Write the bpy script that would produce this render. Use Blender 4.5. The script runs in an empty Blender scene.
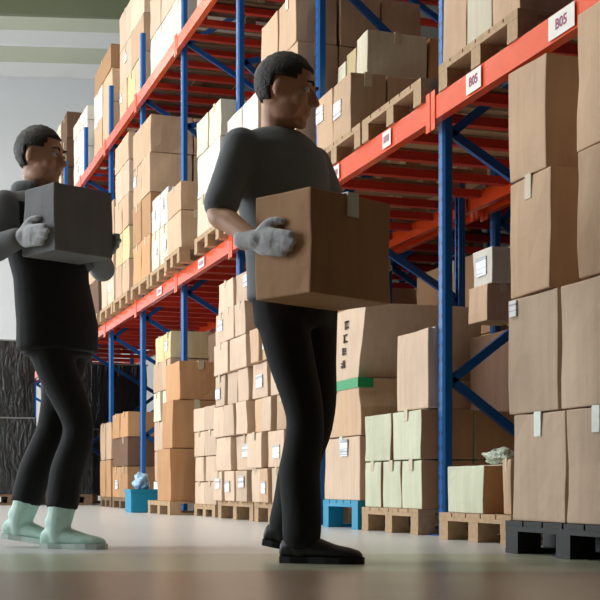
import bpy, bmesh, math, random
from mathutils import Vector, Matrix, noise
random.seed(7)
R = math.radians
PHI = R(18.3); F = 1300.0; CAMH = 0.26
COL = bpy.context.scene.collection

# ------------------------------------------------------------------ measuring helpers (photo pixel -> place in the hall)
def Yat(px, L):
    return L / math.tan(PHI + math.atan((px - 300) / F))
def Hat(px, py, L):
    y = Yat(px, L); z = y * math.cos(PHI) + L * math.sin(PHI)
    return CAMH + (485 - py) * z / F

# ------------------------------------------------------------------ materials
MATS = {}
def nodes(name):
    m = bpy.data.materials.new(name); m.use_nodes = True
    nt = m.node_tree; b = nt.nodes['Principled BSDF']
    return m, nt, b
def N(nt, t, **kw):
    n = nt.nodes.new(t)
    for k, v in kw.items():
        if hasattr(n, k): setattr(n, k, v)
        else: n.inputs[k].default_value = v
    return n
def s2l(c):
    return tuple(((v / 255) / 12.92 if v / 255 <= 0.04045 else ((v / 255 + 0.055) / 1.055) ** 2.4) for v in c)
def simple(name, rgb, rough=0.5, metal=0.0, bump=0.0, scale=40.0, var=0.06, spec=None):
    if name in MATS: return MATS[name]
    m, nt, b = nodes(name)
    c = s2l(rgb)
    tc = N(nt, 'ShaderNodeTexCoord'); nz = N(nt, 'ShaderNodeTexNoise', Scale=scale, Detail=4.0)
    nt.links.new(tc.outputs['Object'], nz.inputs['Vector'])
    mx = N(nt, 'ShaderNodeMix', data_type='RGBA')
    mx.inputs[6].default_value = (*[max(0, v * (1 - var * 2)) for v in c], 1)
    mx.inputs[7].default_value = (*[min(1, v * (1 + var * 2)) for v in c], 1)
    nt.links.new(nz.outputs['Fac'], mx.inputs[0]); nt.links.new(mx.outputs[2], b.inputs['Base Color'])
    b.inputs['Roughness'].default_value = rough; b.inputs['Metallic'].default_value = metal
    if spec is not None: b.inputs['Specular IOR Level'].default_value = spec
    if bump:
        bp = N(nt, 'ShaderNodeBump', Strength=bump, Distance=0.01)
        nt.links.new(nz.outputs['Fac'], bp.inputs['Height']); nt.links.new(bp.outputs[0], b.inputs['Normal'])
    MATS[name] = m; return m
def cardboard(name, rgb, rough=0.75):
    if name in MATS: return MATS[name]
    m, nt, b = nodes(name); c = s2l(rgb)
    tc = N(nt, 'ShaderNodeTexCoord'); oi = N(nt, 'ShaderNodeObjectInfo')
    off = N(nt, 'ShaderNodeVectorMath', operation='MULTIPLY_ADD')
    nt.links.new(tc.outputs['Object'], off.inputs[0]); off.inputs[1].default_value = (1, 1, 1)
    sc = N(nt, 'ShaderNodeMath', operation='MULTIPLY'); sc.inputs[1].default_value = 50
    nt.links.new(oi.outputs['Random'], sc.inputs[0]); nt.links.new(sc.outputs[0], off.inputs[2])
    n1 = N(nt, 'ShaderNodeTexNoise', Scale=3.5, Detail=5.0, Roughness=0.6); nt.links.new(off.outputs[0], n1.inputs['Vector'])
    st = N(nt, 'ShaderNodeMapping'); st.inputs['Scale'].default_value = (26, 26, 2.2)
    nt.links.new(off.outputs[0], st.inputs[0])
    n2 = N(nt, 'ShaderNodeTexNoise', Scale=1.0, Detail=3.0); nt.links.new(st.outputs[0], n2.inputs['Vector'])
    mx = N(nt, 'ShaderNodeMix', data_type='RGBA')
    mx.inputs[6].default_value = (*[v * 0.66 for v in c], 1); mx.inputs[7].default_value = (*[min(1, v * 1.25) for v in c], 1)
    a = N(nt, 'ShaderNodeMath', operation='MULTIPLY_ADD'); a.inputs[1].default_value = 0.5
    hf = N(nt, 'ShaderNodeMath', operation='MULTIPLY'); hf.inputs[1].default_value = 0.5
    nt.links.new(n2.outputs['Fac'], hf.inputs[0]); nt.links.new(n1.outputs['Fac'], a.inputs[0]); nt.links.new(hf.outputs[0], a.inputs[2])
    nt.links.new(a.outputs[0], mx.inputs[0])
    hs = N(nt, 'ShaderNodeHueSaturation'); nt.links.new(mx.outputs[2], hs.inputs['Color'])
    v = N(nt, 'ShaderNodeMapRange'); v.inputs['To Min'].default_value = 0.86; v.inputs['To Max'].default_value = 1.12
    nt.links.new(oi.outputs['Random'], v.inputs['Value']); nt.links.new(v.outputs[0], hs.inputs['Value'])
    nt.links.new(hs.outputs[0], b.inputs['Base Color'])
    b.inputs['Roughness'].default_value = rough; b.inputs['Specular IOR Level'].default_value = 0.25
    bp = N(nt, 'ShaderNodeBump', Strength=0.35, Distance=0.02)
    nt.links.new(n1.outputs['Fac'], bp.inputs['Height']); nt.links.new(bp.outputs[0], b.inputs['Normal'])
    MATS[name] = m; return m
CB = {
 'tan':    cardboard('card_tan', (200, 168, 138)),
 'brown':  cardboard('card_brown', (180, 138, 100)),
 'orange-brown': cardboard('card_kraft', (196, 148, 106)),
 'pinkish beige': cardboard('card_pink', (210, 184, 160)),
 'pale green': cardboard('card_green', (200, 202, 176)),
 'cream':  cardboard('card_cream', (216, 206, 182)),
 'whitish': cardboard('card_white', (222, 214, 202)),
 'yellowish': cardboard('card_yellow', (206, 186, 142)),
 'dark grey': cardboard('card_grey', (118, 118, 120)),
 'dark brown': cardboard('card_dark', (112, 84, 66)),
}
M_TAPE = simple('tape', (206, 190, 160), 0.25, bump=0.05)
M_TAPEW = simple('tape_pale', (214, 222, 208), 0.22, bump=0.05)
M_GREEN = simple('tape_green', (14, 150, 84), 0.3)
M_ORANGE = simple('orange_paint', (236, 80, 30), 0.26, bump=0.04, scale=12)
for _m in (M_ORANGE,):
    _b = _m.node_tree.nodes['Principled BSDF']; _b.inputs['Coat Weight'].default_value = .6; _b.inputs['Coat Roughness'].default_value = .18
M_RED = simple('orange_bar', (190, 46, 22), 0.5, bump=0.04, scale=12)
M_WOOD = simple('pallet_wood', (176, 146, 112), 0.8, bump=0.4, scale=24, var=0.16)
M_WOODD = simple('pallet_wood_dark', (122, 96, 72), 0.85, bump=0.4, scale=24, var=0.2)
M_BLKP = simple('black_plastic', (12, 13, 13), 0.6)
M_BLUEP = simple('teal_plastic', (12, 140, 178), 0.4)
M_STEEL = simple('galvanised', (150, 152, 152), 0.4, 0.6)
M_SIGN = None
def film(name, rgb, rough=0.2):
    if name in MATS: return MATS[name]
    m, nt, b = nodes(name)
    tc = N(nt, 'ShaderNodeTexCoord'); mp = N(nt, 'ShaderNodeMapping'); mp.inputs['Scale'].default_value = (9, 9, 3)
    nt.links.new(tc.outputs['Object'], mp.inputs[0])
    nz = N(nt, 'ShaderNodeTexNoise', Scale=1.4, Detail=6.0, Distortion=1.2); nt.links.new(mp.outputs[0], nz.inputs['Vector'])
    bp = N(nt, 'ShaderNodeBump', Strength=0.9, Distance=0.05); nt.links.new(nz.outputs['Fac'], bp.inputs['Height'])
    nt.links.new(bp.outputs[0], b.inputs['Normal'])
    b.inputs['Base Color'].default_value = (*s2l(rgb), 1); b.inputs['Roughness'].default_value = rough
    MATS[name] = m; return m
M_BLKWRAP = film('black_wrap', (34, 36, 36), 0.32)
M_CLRWRAP = film('clear_wrap', (196, 206, 186), 0.15)
def blue_post_mat():
    m, nt, b = nodes('blue_steel')
    tc = N(nt, 'ShaderNodeTexCoord'); sp = N(nt, 'ShaderNodeSeparateXYZ'); nt.links.new(tc.outputs['Object'], sp.inputs[0])
    md = N(nt, 'ShaderNodeMath', operation='PINGPONG'); md.inputs[1].default_value = 0.0375
    nt.links.new(sp.outputs['Z'], md.inputs[0])
    l1 = N(nt, 'ShaderNodeMath', operation='LESS_THAN'); l1.inputs[1].default_value = 0.011; nt.links.new(md.outputs[0], l1.inputs[0])
    ab = N(nt, 'ShaderNodeMath', operation='ABSOLUTE'); nt.links.new(sp.outputs['Y'], ab.inputs[0])
    sb = N(nt, 'ShaderNodeMath', operation='SUBTRACT'); nt.links.new(ab.outputs[0], sb.inputs[0]); sb.inputs[1].default_value = 0.016
    a2 = N(nt, 'ShaderNodeMath', operation='ABSOLUTE'); nt.links.new(sb.outputs[0], a2.inputs[0])
    l2 = N(nt, 'ShaderNodeMath', operation='LESS_THAN'); l2.inputs[1].default_value = 0.005; nt.links.new(a2.outputs[0], l2.inputs[0])
    mu = N(nt, 'ShaderNodeMath', operation='MULTIPLY'); nt.links.new(l1.outputs[0], mu.inputs[0]); nt.links.new(l2.outputs[0], mu.inputs[1])
    mx = N(nt, 'ShaderNodeMix', data_type='RGBA'); mx.inputs[6].default_value = (*s2l((14, 92, 162)), 1); mx.inputs[7].default_value = (*s2l((6, 20, 42)), 1)
    nt.links.new(mu.outputs[0], mx.inputs[0]); nt.links.new(mx.outputs[2], b.inputs['Base Color'])
    b.inputs['Roughness'].default_value = 0.38
    return m
M_POST = blue_post_mat()
M_BLUE = simple('blue_brace', (10, 78, 144), 0.4)
def label_mat():
    m, nt, b = nodes('paper_label')
    tc = N(nt, 'ShaderNodeTexCoord'); mp = N(nt, 'ShaderNodeMapping'); mp.inputs['Scale'].default_value = (1, 1, 46)
    nt.links.new(tc.outputs['Object'], mp.inputs[0])
    nz = N(nt, 'ShaderNodeTexNoise', Scale=1.5, Detail=1.0); nt.links.new(mp.outputs[0], nz.inputs['Vector'])
    cr = N(nt, 'ShaderNodeValToRGB'); cr.color_ramp.elements[0].position = 0.40; cr.color_ramp.elements[0].color = (0.34, 0.36, 0.4, 1)
    cr.color_ramp.elements[1].position = 0.5; cr.color_ramp.elements[1].color = (0.8, 0.82, 0.84, 1)
    nt.links.new(nz.outputs['Fac'], cr.inputs[0]); nt.links.new(cr.outputs[0], b.inputs['Base Color'])
    return m
M_LABEL = label_mat()
M_SIGNW = simple('sign_white', (226, 222, 214), 0.4, var=0.01)
M_INK = simple('ink_purple', (150, 30, 96), 0.5)
M_DARKINK = simple('ink_dark', (70, 56, 54), 0.7)

# ------------------------------------------------------------------ mesh helpers
def link(o, parent=None, mat=None, label=None, cat=None, group=None, kind=None):
    COL.objects.link(o)
    if parent: o.parent = parent
    if mat:
        o.data.materials.clear(); o.data.materials.append(mat)
    if label: o['label'] = label
    if cat: o['category'] = cat
    if group: o['group'] = group
    if kind: o['kind'] = kind
    return o
def obj(name, bm, mat, parent=None, smooth=False, loc=None, **kw):
    me = bpy.data.meshes.new(name); bm.normal_update(); bm.to_mesh(me); bm.free()
    if smooth:
        for p in me.polygons: p.use_smooth = True
    o = bpy.data.objects.new(name, me)
    if loc is not None: o.location = loc
    return link(o, parent, mat, **kw)
def empty(name, loc, rz=0, label=None, cat=None, group=None):
    o = bpy.data.objects.new(name, None); o.location = loc; o.rotation_euler = (0, 0, rz); o.empty_display_size = 0.1
    return link(o, label=label, cat=cat, group=group)
def box(bm, x0, x1, y0, y1, z0, z1, M=None):
    vs = [Vector(p) for p in ((x0,y0,z0),(x1,y0,z0),(x1,y1,z0),(x0,y1,z0),(x0,y0,z1),(x1,y0,z1),(x1,y1,z1),(x0,y1,z1))]
    if M: vs = [M @ v for v in vs]
    v = [bm.verts.new(p) for p in vs]
    fs = [bm.faces.new([v[i] for i in f]) for f in ((3,2,1,0),(4,5,6,7),(0,1,5,4),(1,2,6,5),(2,3,7,6),(3,0,4,7))]
    return v, fs
def bar(bm, a, b, w, h, up=Vector((0,0,1))):
    a = Vector(a); b = Vector(b); d = (b - a); l = d.length; d.normalize()
    s = d.cross(up).normalized(); u = s.cross(d)
    M = Matrix((( d.x, s.x, u.x, a.x),(d.y, s.y, u.y, a.y),(d.z, s.z, u.z, a.z),(0,0,0,1)))
    box(bm, 0, l, -w/2, w/2, -h/2, h/2, M)

def carton_bm(w, d, h, dent=0.0045, bulge=0.004, squash=0.0):
    """w along X (into the rack), d along Y (along the aisle), origin at bottom centre"""
    bm = bmesh.new(); box(bm, -w/2, w/2, -d/2, d/2, 0, h)
    bmesh.ops.subdivide_edges(bm, edges=bm.edges[:], cuts=3, use_grid_fill=True)
    sd = random.random() * 100
    for v in bm.verts:
        x, y, z = v.co
        fx, fy, fz = x/(w/2), y/(d/2), (z - h/2)/(h/2)
        nn = noise.noise_vector(Vector((x*5+sd, y*5, z*5))) * dent * 2
        inner = lambda p, q: max(0, (1-p*p))*max(0, (1-q*q))
        if abs(fx) > .99: v.co.x += math.copysign(bulge*inner(fy, fz), fx) + nn.x
        if abs(fy) > .99: v.co.y += math.copysign(bulge*inner(fx, fz), fy) + nn.y
        if fz > .99: v.co.z += nn.z * .5 - dent
        if 0 < (fz+1) < 1.9: 
            k = squash * (1 - fz*fz)
            v.co.x += k * fx; v.co.y += k * fy
    sharp = [e for e in bm.edges if len(e.link_faces) == 2 and e.calc_face_angle(0) > 0.9]
    bmesh.ops.bevel(bm, geom=sharp, offset=min(0.006, h*0.03), segments=2, profile=0.6, affect='EDGES')
    # flap seam: a narrow groove line on top is given by the tape strip
    return bm
def tape_bm(w, d, h, across, tongue=0.07, tw=0.05):
    bm = bmesh.new(); t = 0.0022; e = 0.0045
    if across:   # runs along X, tongues on the aisle face
        box(bm, -w/2-e, w/2+e, -tw/2, tw/2, h-0.001, h+t)
        for s in (-1, 1):
            box(bm, min(s*(w/2+0.001), s*(w/2+e+t)), max(s*(w/2+0.001), s*(w/2+e+t)), -tw/2, tw/2, h-tongue, h+t)
    else:
        box(bm, -tw/2, tw/2, -d/2-e, d/2+e, h-0.001, h+t)
        for s in (-1, 1):
            box(bm, -tw/2, tw/2, min(s*(d/2+0.001), s*(d/2+e+t)), max(s*(d/2+0.001), s*(d/2+e+t)), h-tongue, h+t)
    return bm
def carton(x, y, z, w, d, h, colour, label, group=None, rz=0.0, tape=True, across=None, tape_mat=None, sticker=None, cat='carton', tilt=0.0, name='carton', edge=False):
    o = obj(name, carton_bm(w-0.006, d-0.006, h-0.002), CB[colour], smooth=False, loc=(x, y, z), label=label, cat=cat, group=group)
    o.rotation_euler = (tilt, 0, rz)
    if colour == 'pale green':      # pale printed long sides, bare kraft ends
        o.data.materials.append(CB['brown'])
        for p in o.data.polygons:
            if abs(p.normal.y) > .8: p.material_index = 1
    if tape:
        ac = random.random() < 0.6 if across is None else across
        obj('packing_tape', tape_bm(w-0.006, d-0.006, h-0.002, ac, tongue=min(0.09, h*0.22), tw=min(0.05, d*.18)), tape_mat or M_TAPE, parent=o)
    if sticker:
        sy, sz, sw, sh = sticker
        bm = bmesh.new(); box(bm, -w/2-0.0085, -w/2-0.002, sy*d-sw/2, sy*d+sw/2, sz*h-sh/2, sz*h+sh/2)
        obj('shipping_label', bm, M_LABEL, parent=o, label='white paper label')
    return o

PAL = {}
def pallet(x0, x1, y0, y1, z, label, group=None, h=0.14, mat=None, name='wooden_pallet', blocks=3, cat='pallet'):
    """x0 = aisle edge"""
    mat = mat or M_WOOD
    w = x1-x0; d = y1-y0; key = (round(w,2), round(d,2), h, mat.name, blocks)
    t = 0.02; root = empty(name, ((x0+x1)/2, (y0+y1)/2, z), label=label, cat=cat, group=group)
    if key not in PAL:
        bm = bmesh.new(); n = max(5, round(d/.14))
        for i in range(n):   # deck boards run into the rack, on three stringers along the aisle
            bw = d/n*0.93; cy = -d/2 + bw/2 + i*(d-bw)/(n-1)
            box(bm, -w/2, w/2, cy-bw/2, cy+bw/2, h-t, h-0.001)
        for i in range(3):
            cx = -w/2+0.05+i*(w-0.1)/2
            box(bm, cx-0.05, cx+0.05, -d/2, d/2, h-2*t, h-t-0.0005)
        m1 = bpy.data.meshes.new('deck'); bm.to_mesh(m1); bm.free(); m1.materials.append(mat)
        bm = bmesh.new(); box(bm, -w/2, w/2, -0.05, 0.05, 0.001, t)
        m2 = bpy.data.meshes.new('bottom_board'); bm.to_mesh(m2); bm.free(); m2.materials.append(mat)
        bm = bmesh.new(); box(bm, -0.049, 0.049, -0.049, 0.049, t+.0005, h-2*t-.0005)
        m3 = bpy.data.meshes.new('block'); bm.to_mesh(m3); bm.free(); m3.materials.append(mat)
        PAL[key] = (m1, m2, m3)
    m1, m2, m3 = PAL[key]
    link(bpy.data.objects.new('deck', m1), root)
    for iy in range(blocks):
        b = bpy.data.objects.new('bottom_board', m2); b.location = (0, -d/2+0.05+iy*(d-0.1)/(blocks-1), 0); link(b, root)
    for ix in range(3):
        for iy in range(blocks):
            b = bpy.data.objects.new('block', m3); b.location = (-w/2+0.05+ix*(w-0.1)/2, -d/2+0.05+iy*(d-0.1)/(blocks-1), 0); link(b, root)
    return root

ORD = ['first', 'second', 'third', 'fourth', 'fifth', 'sixth', 'seventh', 'eighth', 'ninth']
def layer_word(k, n):
    if n == 1: return 'single layer'
    if k == 0: return 'bottom layer'
    if k == n-1: return 'top layer'
    return ORD[k] + ' layer up' if n > 3 else 'middle layer'
def col_word(j, m):
    if m == 1: return ''
    if j == 0: return 'near end'
    if j == m-1: return 'far end'
    return 'middle' if m == 3 else ORD[j] + ' from near end'
def load(where, group, L, ynear, yfar, z0, heights, cols, depth, deeps, colour, jit=0.01, rot=0.02, sticker_p=0.15, tape=True, size='', noends=False, skip=()):
    """one stack of cartons: heights = layer heights, cols = columns along the aisle (int or one per layer), deeps = rows into the rack"""
    z = z0; n = len(heights)
    for k, h in enumerate(heights):
        m = cols[k] if isinstance(cols, (list, tuple)) else cols
        cc = colour[k] if isinstance(colour, (list, tuple)) else colour
        d = (yfar-ynear)/m; w = depth/deeps
        for j in range(m):
            for i in range(deeps):
                if i > 0 and j > 0: continue           # never seen behind the outer rows
                if (k, j, i) in skip: continue
                c = cc if isinstance(cc, str) else cc[j % len(cc)]
                words = [size + ('' if not size else ' ') + c + ' carton', layer_word(k, n)]
                cw = col_word(j, m)
                if cw: words.append(cw)
                if i > 0: words.append(('back row' if deeps == 2 else ORD[i] + ' row in'))
                lab = ', '.join(words) + ', ' + where
                st = None
                if i == 0 and random.random() < sticker_p: st = (random.uniform(-.2, .2), random.uniform(.4, .7), min(.14, d*.4), min(.1, h*.35))
                carton(L + w/2 + i*w - (random.uniform(0, jit) if i == 0 else 0), ynear + d/2 + j*d + random.uniform(-jit, jit)*.4, z, w-0.008, d-0.01-jit*.6, h,
                       c, lab, group, rz=random.uniform(-rot, rot)*(0.5 if deeps > 1 else 1), tape=tape, sticker=st)
        z += h
    return z

# ------------------------------------------------------------------ the racking
FX = 2.78; BX = 3.79; BAY = 1.95; Y0 = 6.11 - BAY
POSTH = 5.15
def post_mesh():
    bm = bmesh.new()
    w, d, t = 0.034, 0.052, 0.007     # omega section, face towards -X
    prof = [(0,-w+.012),(0,w-.012),(.012,w),(d,w),(d,w-.018),(d-t,w-.018),(d-t,w-t),(.014,w-t),(t,w-.016),(t,-w+.016),(.014,-w+t),(d-t,-w+t),(d-t,-w+.018),(d,-w+.018),(d,-w),(.012,-w)]
    lo = [bm.verts.new((x, y, 0.006)) for x, y in prof]; hi = [bm.verts.new((x, y, POSTH)) for x, y in prof]
    n = len(prof)
    for i in range(n): bm.faces.new((lo[i], hi[i], hi[(i+1) % n], lo[(i+1) % n]))
    bm.faces.new(hi); bm.faces.new(lo[::-1])
    bmesh.ops.recalc_face_normals(bm, faces=bm.faces[:])
    me = bpy.data.meshes.new('upright_post'); bm.to_mesh(me); bm.free(); me.materials.append(M_POST); return me
PM = post_mesh()
def text_bm(txt, size):
    cu = bpy.data.curves.new('t', 'FONT'); cu.body = txt; cu.size = size; cu.extrude = 0.0006; cu.align_x = 'CENTER'; cu.align_y = 'CENTER'
    cu.resolution_u = 3; cu.offset = size*0.02
    o = bpy.data.objects.new('t', cu); COL.objects.link(o)
    dg = bpy.context.evaluated_depsgraph_get(); dg.update()
    me = bpy.data.meshes.new_from_object(o.evaluated_get(dg))
    bpy.data.objects.remove(o); bpy.data.curves.remove(cu)
    return me
def beam_label(parent, y, z, wid, hei, txt, x):
    bm = bmesh.new(); box(bm, -0.003, 0, -wid/2, wid/2, -hei/2, hei/2)
    me = bpy.data.meshes.new('beam_label'); bm.to_mesh(me); bm.free()
    me.materials.append(M_SIGNW); me.materials.append(M_INK)
    o = bpy.data.objects.new('beam_label', me)
    if txt:
        tm = text_bm(txt, hei*0.62)
        # text local x -> -Y (reads left-to-right when seen from the aisle), local y -> Z, facing -X
        Mx = Matrix(((0,0,-1,-0.004),(-1,0,0,0),(0,1,0,0),(0,0,0,1)))
        b2 = bmesh.new(); b2.from_mesh(me)
        nf = len(b2.faces); b2.from_mesh(tm)
        b2.faces.ensure_lookup_table(); b2.verts.ensure_lookup_table()
        vs = set()
        for f in b2.faces[nf:]:
            f.material_index = 1
            for v in f.verts: vs.add(v)
        for v in vs: v.co = Mx @ v.co
        b2.to_mesh(me); b2.free()
    else:
        b2 = bmesh.new(); b2.from_mesh(me); nf = len(b2.faces)
        for i in range(6):
            yy = -wid*.3 + i*wid*.12; box(b2, -0.0045, -0.003, yy, yy+wid*.05, -hei*.2, hei*.22)
        b2.faces.ensure_lookup_table()
        for f in b2.faces[nf:]: f.material_index = 1
        b2.to_mesh(me); b2.free()
    o.location = (x, y, z); o['label'] = 'white location label'
    link(o, parent)
def beam_mesh(length, name='load_beam'):
    bm = bmesh.new()
    prof = [(0, 0), (0, .118), (.028, .118), (.028, .09), (.05, .09), (.05, 0)]
    a = [bm.verts.new((x, -length/2+.002, z)) for x, z in prof]; b = [bm.verts.new((x, length/2-.002, z)) for x, z in prof]
    n = len(prof)
    for i in range(n): bm.faces.new((a[i], b[i], b[(i+1) % n], a[(i+1) % n]))
    bm.faces.new(a[::-1]); bm.faces.new(b)
    # end connector plates
    for s in (-1, 1):
        y1 = s*(length/2-.006); box(bm, -.005, .0, min(y1, y1-s*.05), max(y1, y1-s*.05), -.05, .15)
    bmesh.ops.recalc_face_normals(bm, faces=bm.faces[:])
    me = bpy.data.meshes.new(name); bm.to_mesh(me); bm.free(); me.materials.append(M_ORANGE); return me
BM_ = beam_mesh(BAY)
LV = [2.12, 4.34]
def rack(name, label, fx, bx, y0, nbays, frames_skip=(), bars=lambda b, l: 5, braces=True, levels=LV):
    root = empty(name, (0, 0, 0), label=label, cat='pallet rack', group='pallet racking rows')
    bp = bmesh.new(); box(bp, -.03, .11, -.075, .075, 0, .006); bm_me = bpy.data.meshes.new('base_plate'); bp.to_mesh(bm_me); bp.free(); bm_me.materials.append(M_BLUE)
    zs = [(1, .12), (0, .80), (1, 1.52), (0, 2.07), (1, 2.85), (0, 3.64), (1, 3.9), (0, 4.42), (1, 5.05)]
    for f in range(nbays+1):
        y = y0 + f*BAY
        for X, flip in ((fx, False), (bx, True)):
            p = bpy.data.objects.new('upright_post', PM); p.location = (X, y, 0)
            if flip: p.rotation_euler = (0, 0, math.pi); p.location.x = X + .052
            link(p, root)
            q = bpy.data.objects.new('base_plate', bm_me); q.location = (X, y, 0) if not flip else (X+.0, y, 0); link(q, root)
        if braces:
            for (s0, h0), (s1, h1) in zip(zs[:-1], zs[1:]):
                a = Vector((fx+.06 if s0 == 0 else bx+.01, y, h0)); b = Vector((fx+.06 if s1 == 0 else bx+.01, y, h1))
                bm = bmesh.new(); bar(bm, a, b, .03, .045); obj('diagonal_brace', bm, M_BLUE, root)
    bb = bmesh.new(); box(bb, fx+.004, bx+.07, -.028, .028, 0, .05)
    bmv = bpy.data.meshes.new('cross_bar'); bb.to_mesh(bmv); bb.free(); bmv.materials.append(M_RED)
    for l, z in enumerate(levels):
        for b in range(nbays):
            yc = y0 + (b+.5)*BAY
            o = bpy.data.objects.new('load_beam', BM_); o.location = (fx-.052, yc, z); link(o, root)
            if l == 0 and name_is_front(fx):
                for px, txt, wd, ht in ((563, 'B05', .215, .1), (475, 'B05', .16, .1), (388, '', .12, .09), (337, '', .12, .09), (202, '', .22, .08), (160, '', .22, .08)):
                    yy = Yat(px, fx-.052)
                    if abs(yy-yc) < BAY/2: beam_label(o, yy-yc, .06, wd, ht, txt, -.006)
            o = bpy.data.objects.new('load_beam', BM_); o.rotation_euler = (0, 0, math.pi); o.location = (bx+.127, yc, z); link(o, root)
            nb = bars(b, l)
            for i in range(nb):
                c = bpy.data.objects.new('cross_bar', bmv); c.location = (0, y0 + b*BAY + (i+.5)*BAY/nb, z+.055); link(c, root)
    return root
def name_is_front(fx): return abs(fx-FX) < .01
rack('pallet_rack', 'blue and orange steel pallet rack row along the aisle, stacked with cartons', FX, BX, Y0, 11,
     bars=lambda b, l: (5 if b < 7 else 3 if b < 9 else 1))
rack('pallet_rack', 'blue and orange pallet rack standing in shade behind the aisle row', 4.05, 5.0, Y0, 7, bars=lambda b, l: 4)
DECK1 = LV[0] + .118; DECK2 = LV[1] + .118

# ------------------------------------------------------------------ floor level, from the near end of the row
# A: big cartons on the black pallet
L = 2.325
yn, yf = 3.62, 4.47
pallet(L-.01, L+.41, yn, yf+.02, 0, 'black plastic pallet under the four-high stack of big cartons', h=.125, mat=M_BLKP, name='plastic_pallet')
GA = 'big cartons on the black pallet'
z = .125
rows = [(.405, [(4.07, 4.46), (3.66, 4.06)], 'bottom layer'), (.445, [(4.13, 4.50), (3.66, 4.105)], 'second layer'),
        (.445, [(4.165, 4.50), (3.60, 3.985)], 'third layer'), (.425, [(4.22, 4.50), (3.58, 4.00)], 'top layer')]
for k, (h, cs, lw) in enumerate(rows):
    for j, (a, b) in enumerate(cs):
        hh = h + (.06 if (k == 3 and j == 1) else 0)
        side = 'farther' if j == 0 else 'nearer'
        lab = 'big %s carton, %s, %s of the two facing the aisle, black-pallet stack' % ('pinkish beige' if k < 3 else 'tan', lw, side)
        carton(L+.20, (a+b)/2, z, .385, b-a, hh, ['pinkish beige', 'pinkish beige', 'tan', 'tan'][k], lab, GA, rz=[.0, .02, -.03, .02][k]*(1-2*j),
               across=(k in (0, 2)), tape_mat=M_TAPEW if k == 0 else M_TAPE, sticker=(.36, .9, .05, .06) if (k == 1 and j == 0) else None)
    z += h
# B: low carton with plastic bag, pallet in front of the post line
L = 2.60
yb0, yb1 = Yat(503, 2.62), Yat(441, 2.62)
pallet(2.60, 3.35, Yat(511, 2.60), Yat(439, 2.60), 0, 'wooden pallet under the low pale green carton beside the post', h=.13, blocks=3)
yc0, yc1 = Yat(483, 2.62), Yat(446, 2.62)
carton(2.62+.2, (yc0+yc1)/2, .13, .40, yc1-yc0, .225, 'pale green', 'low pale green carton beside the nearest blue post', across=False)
yc2 = Yat(512, 2.66)
carton(2.62+.16, (yc2+yc0)/2-.03, .13, .22, (yc0-yc2)-.12, .25, 'tan', 'small tan carton squeezed beside the black-pallet stack', across=True)
def bag(name, c, r, mat, label, cat, seed):
    bm = bmesh.new(); bmesh.ops.create_icosphere(bm, subdivisions=4, radius=1)
    for v in bm.verts:
        n = noise.fractal(v.co*1.8 + Vector((seed, 0, 0)), 1.0, 2.0, 4)
        k = 1 + n*.35
        v.co = Vector((v.co.x*r[0]*k, v.co.y*r[1]*k, max(-r[2]*.8, v.co.z*r[2]*k)))
    zmin = min(v.co.z for v in bm.verts)
    for v in bm.verts: v.co.z -= zmin
    return obj(name, bm, mat, smooth=True, loc=c, label=label, cat=cat)
bag('crumpled_wrap', (2.74, yc0+.06, .356), (.07, .10, .04), M_CLRWRAP, 'crumpled clear plastic wrap lying on the low pale green carton', 'plastic wrap', 3)

# C: pale green cartons, pallet just beyond the nearest post
L = 2.70
ya, yb = 6.18, Yat(364, L)
pallet(L-.01, L+1.0, ya+.01, yb+.01, 0, 'wooden pallet under the pale green carton stack', h=.135)
GC = 'pale green cartons beyond the nearest post'
WC = 'beyond the nearest post'
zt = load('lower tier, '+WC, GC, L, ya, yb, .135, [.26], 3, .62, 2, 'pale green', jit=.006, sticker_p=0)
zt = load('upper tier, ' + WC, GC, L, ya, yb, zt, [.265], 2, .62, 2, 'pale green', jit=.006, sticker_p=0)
carton(L+.10, 6.18+.2, zt, .13, .42, .42, 'pinkish beige', 'tall narrow pinkish carton standing on the pale green cartons', across=False, tape=True)
# rear of C : brown cartons in the shade of the rack
GR = 'brown cartons behind the pale green stack'
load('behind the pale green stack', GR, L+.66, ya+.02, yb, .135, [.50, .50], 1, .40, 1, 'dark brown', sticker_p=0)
GS = 'small cartons in the shade behind the braces'
carton(3.20, ya+.16, 1.135, .2, .22, .20, 'tan', 'small tan carton in the shade behind the blue braces, the lower one', GS)
carton(3.42, ya+.15, 1.135, .2, .22, .20, 'tan', 'small tan carton in the shade behind the blue braces, set farther in', GS)
carton(3.27, ya+.16, 1.335, .28, .24, .20, 'whitish', 'small whitish carton with label in the shade, above two tan ones', GS, sticker=(0, .5, .12, .1))

# D: leaning stack with the green tape on the teal pallet
L = 2.68
yd0, yd1 = 7.04, Yat(323, L)
pallet(L, L+1.0, yd0, yd1, 0, 'teal blue plastic pallet under the green-taped stack', h=.17, mat=M_BLUEP, name='plastic_pallet', blocks=2)
GD = 'cartons of the green-taped stack'
dd = yd1-yd0
hD = [.38, .34, .43]
carton(L+.40, (yd0+yd1)/2, .17, .78, dd, hD[0], 'pinkish beige', 'pinkish carton with a white label, bottom of the green-taped stack', GD, across=True, tape_mat=M_TAPEW, sticker=(-.1, .82, .12, .1))
zz = .17+hD[0]
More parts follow.
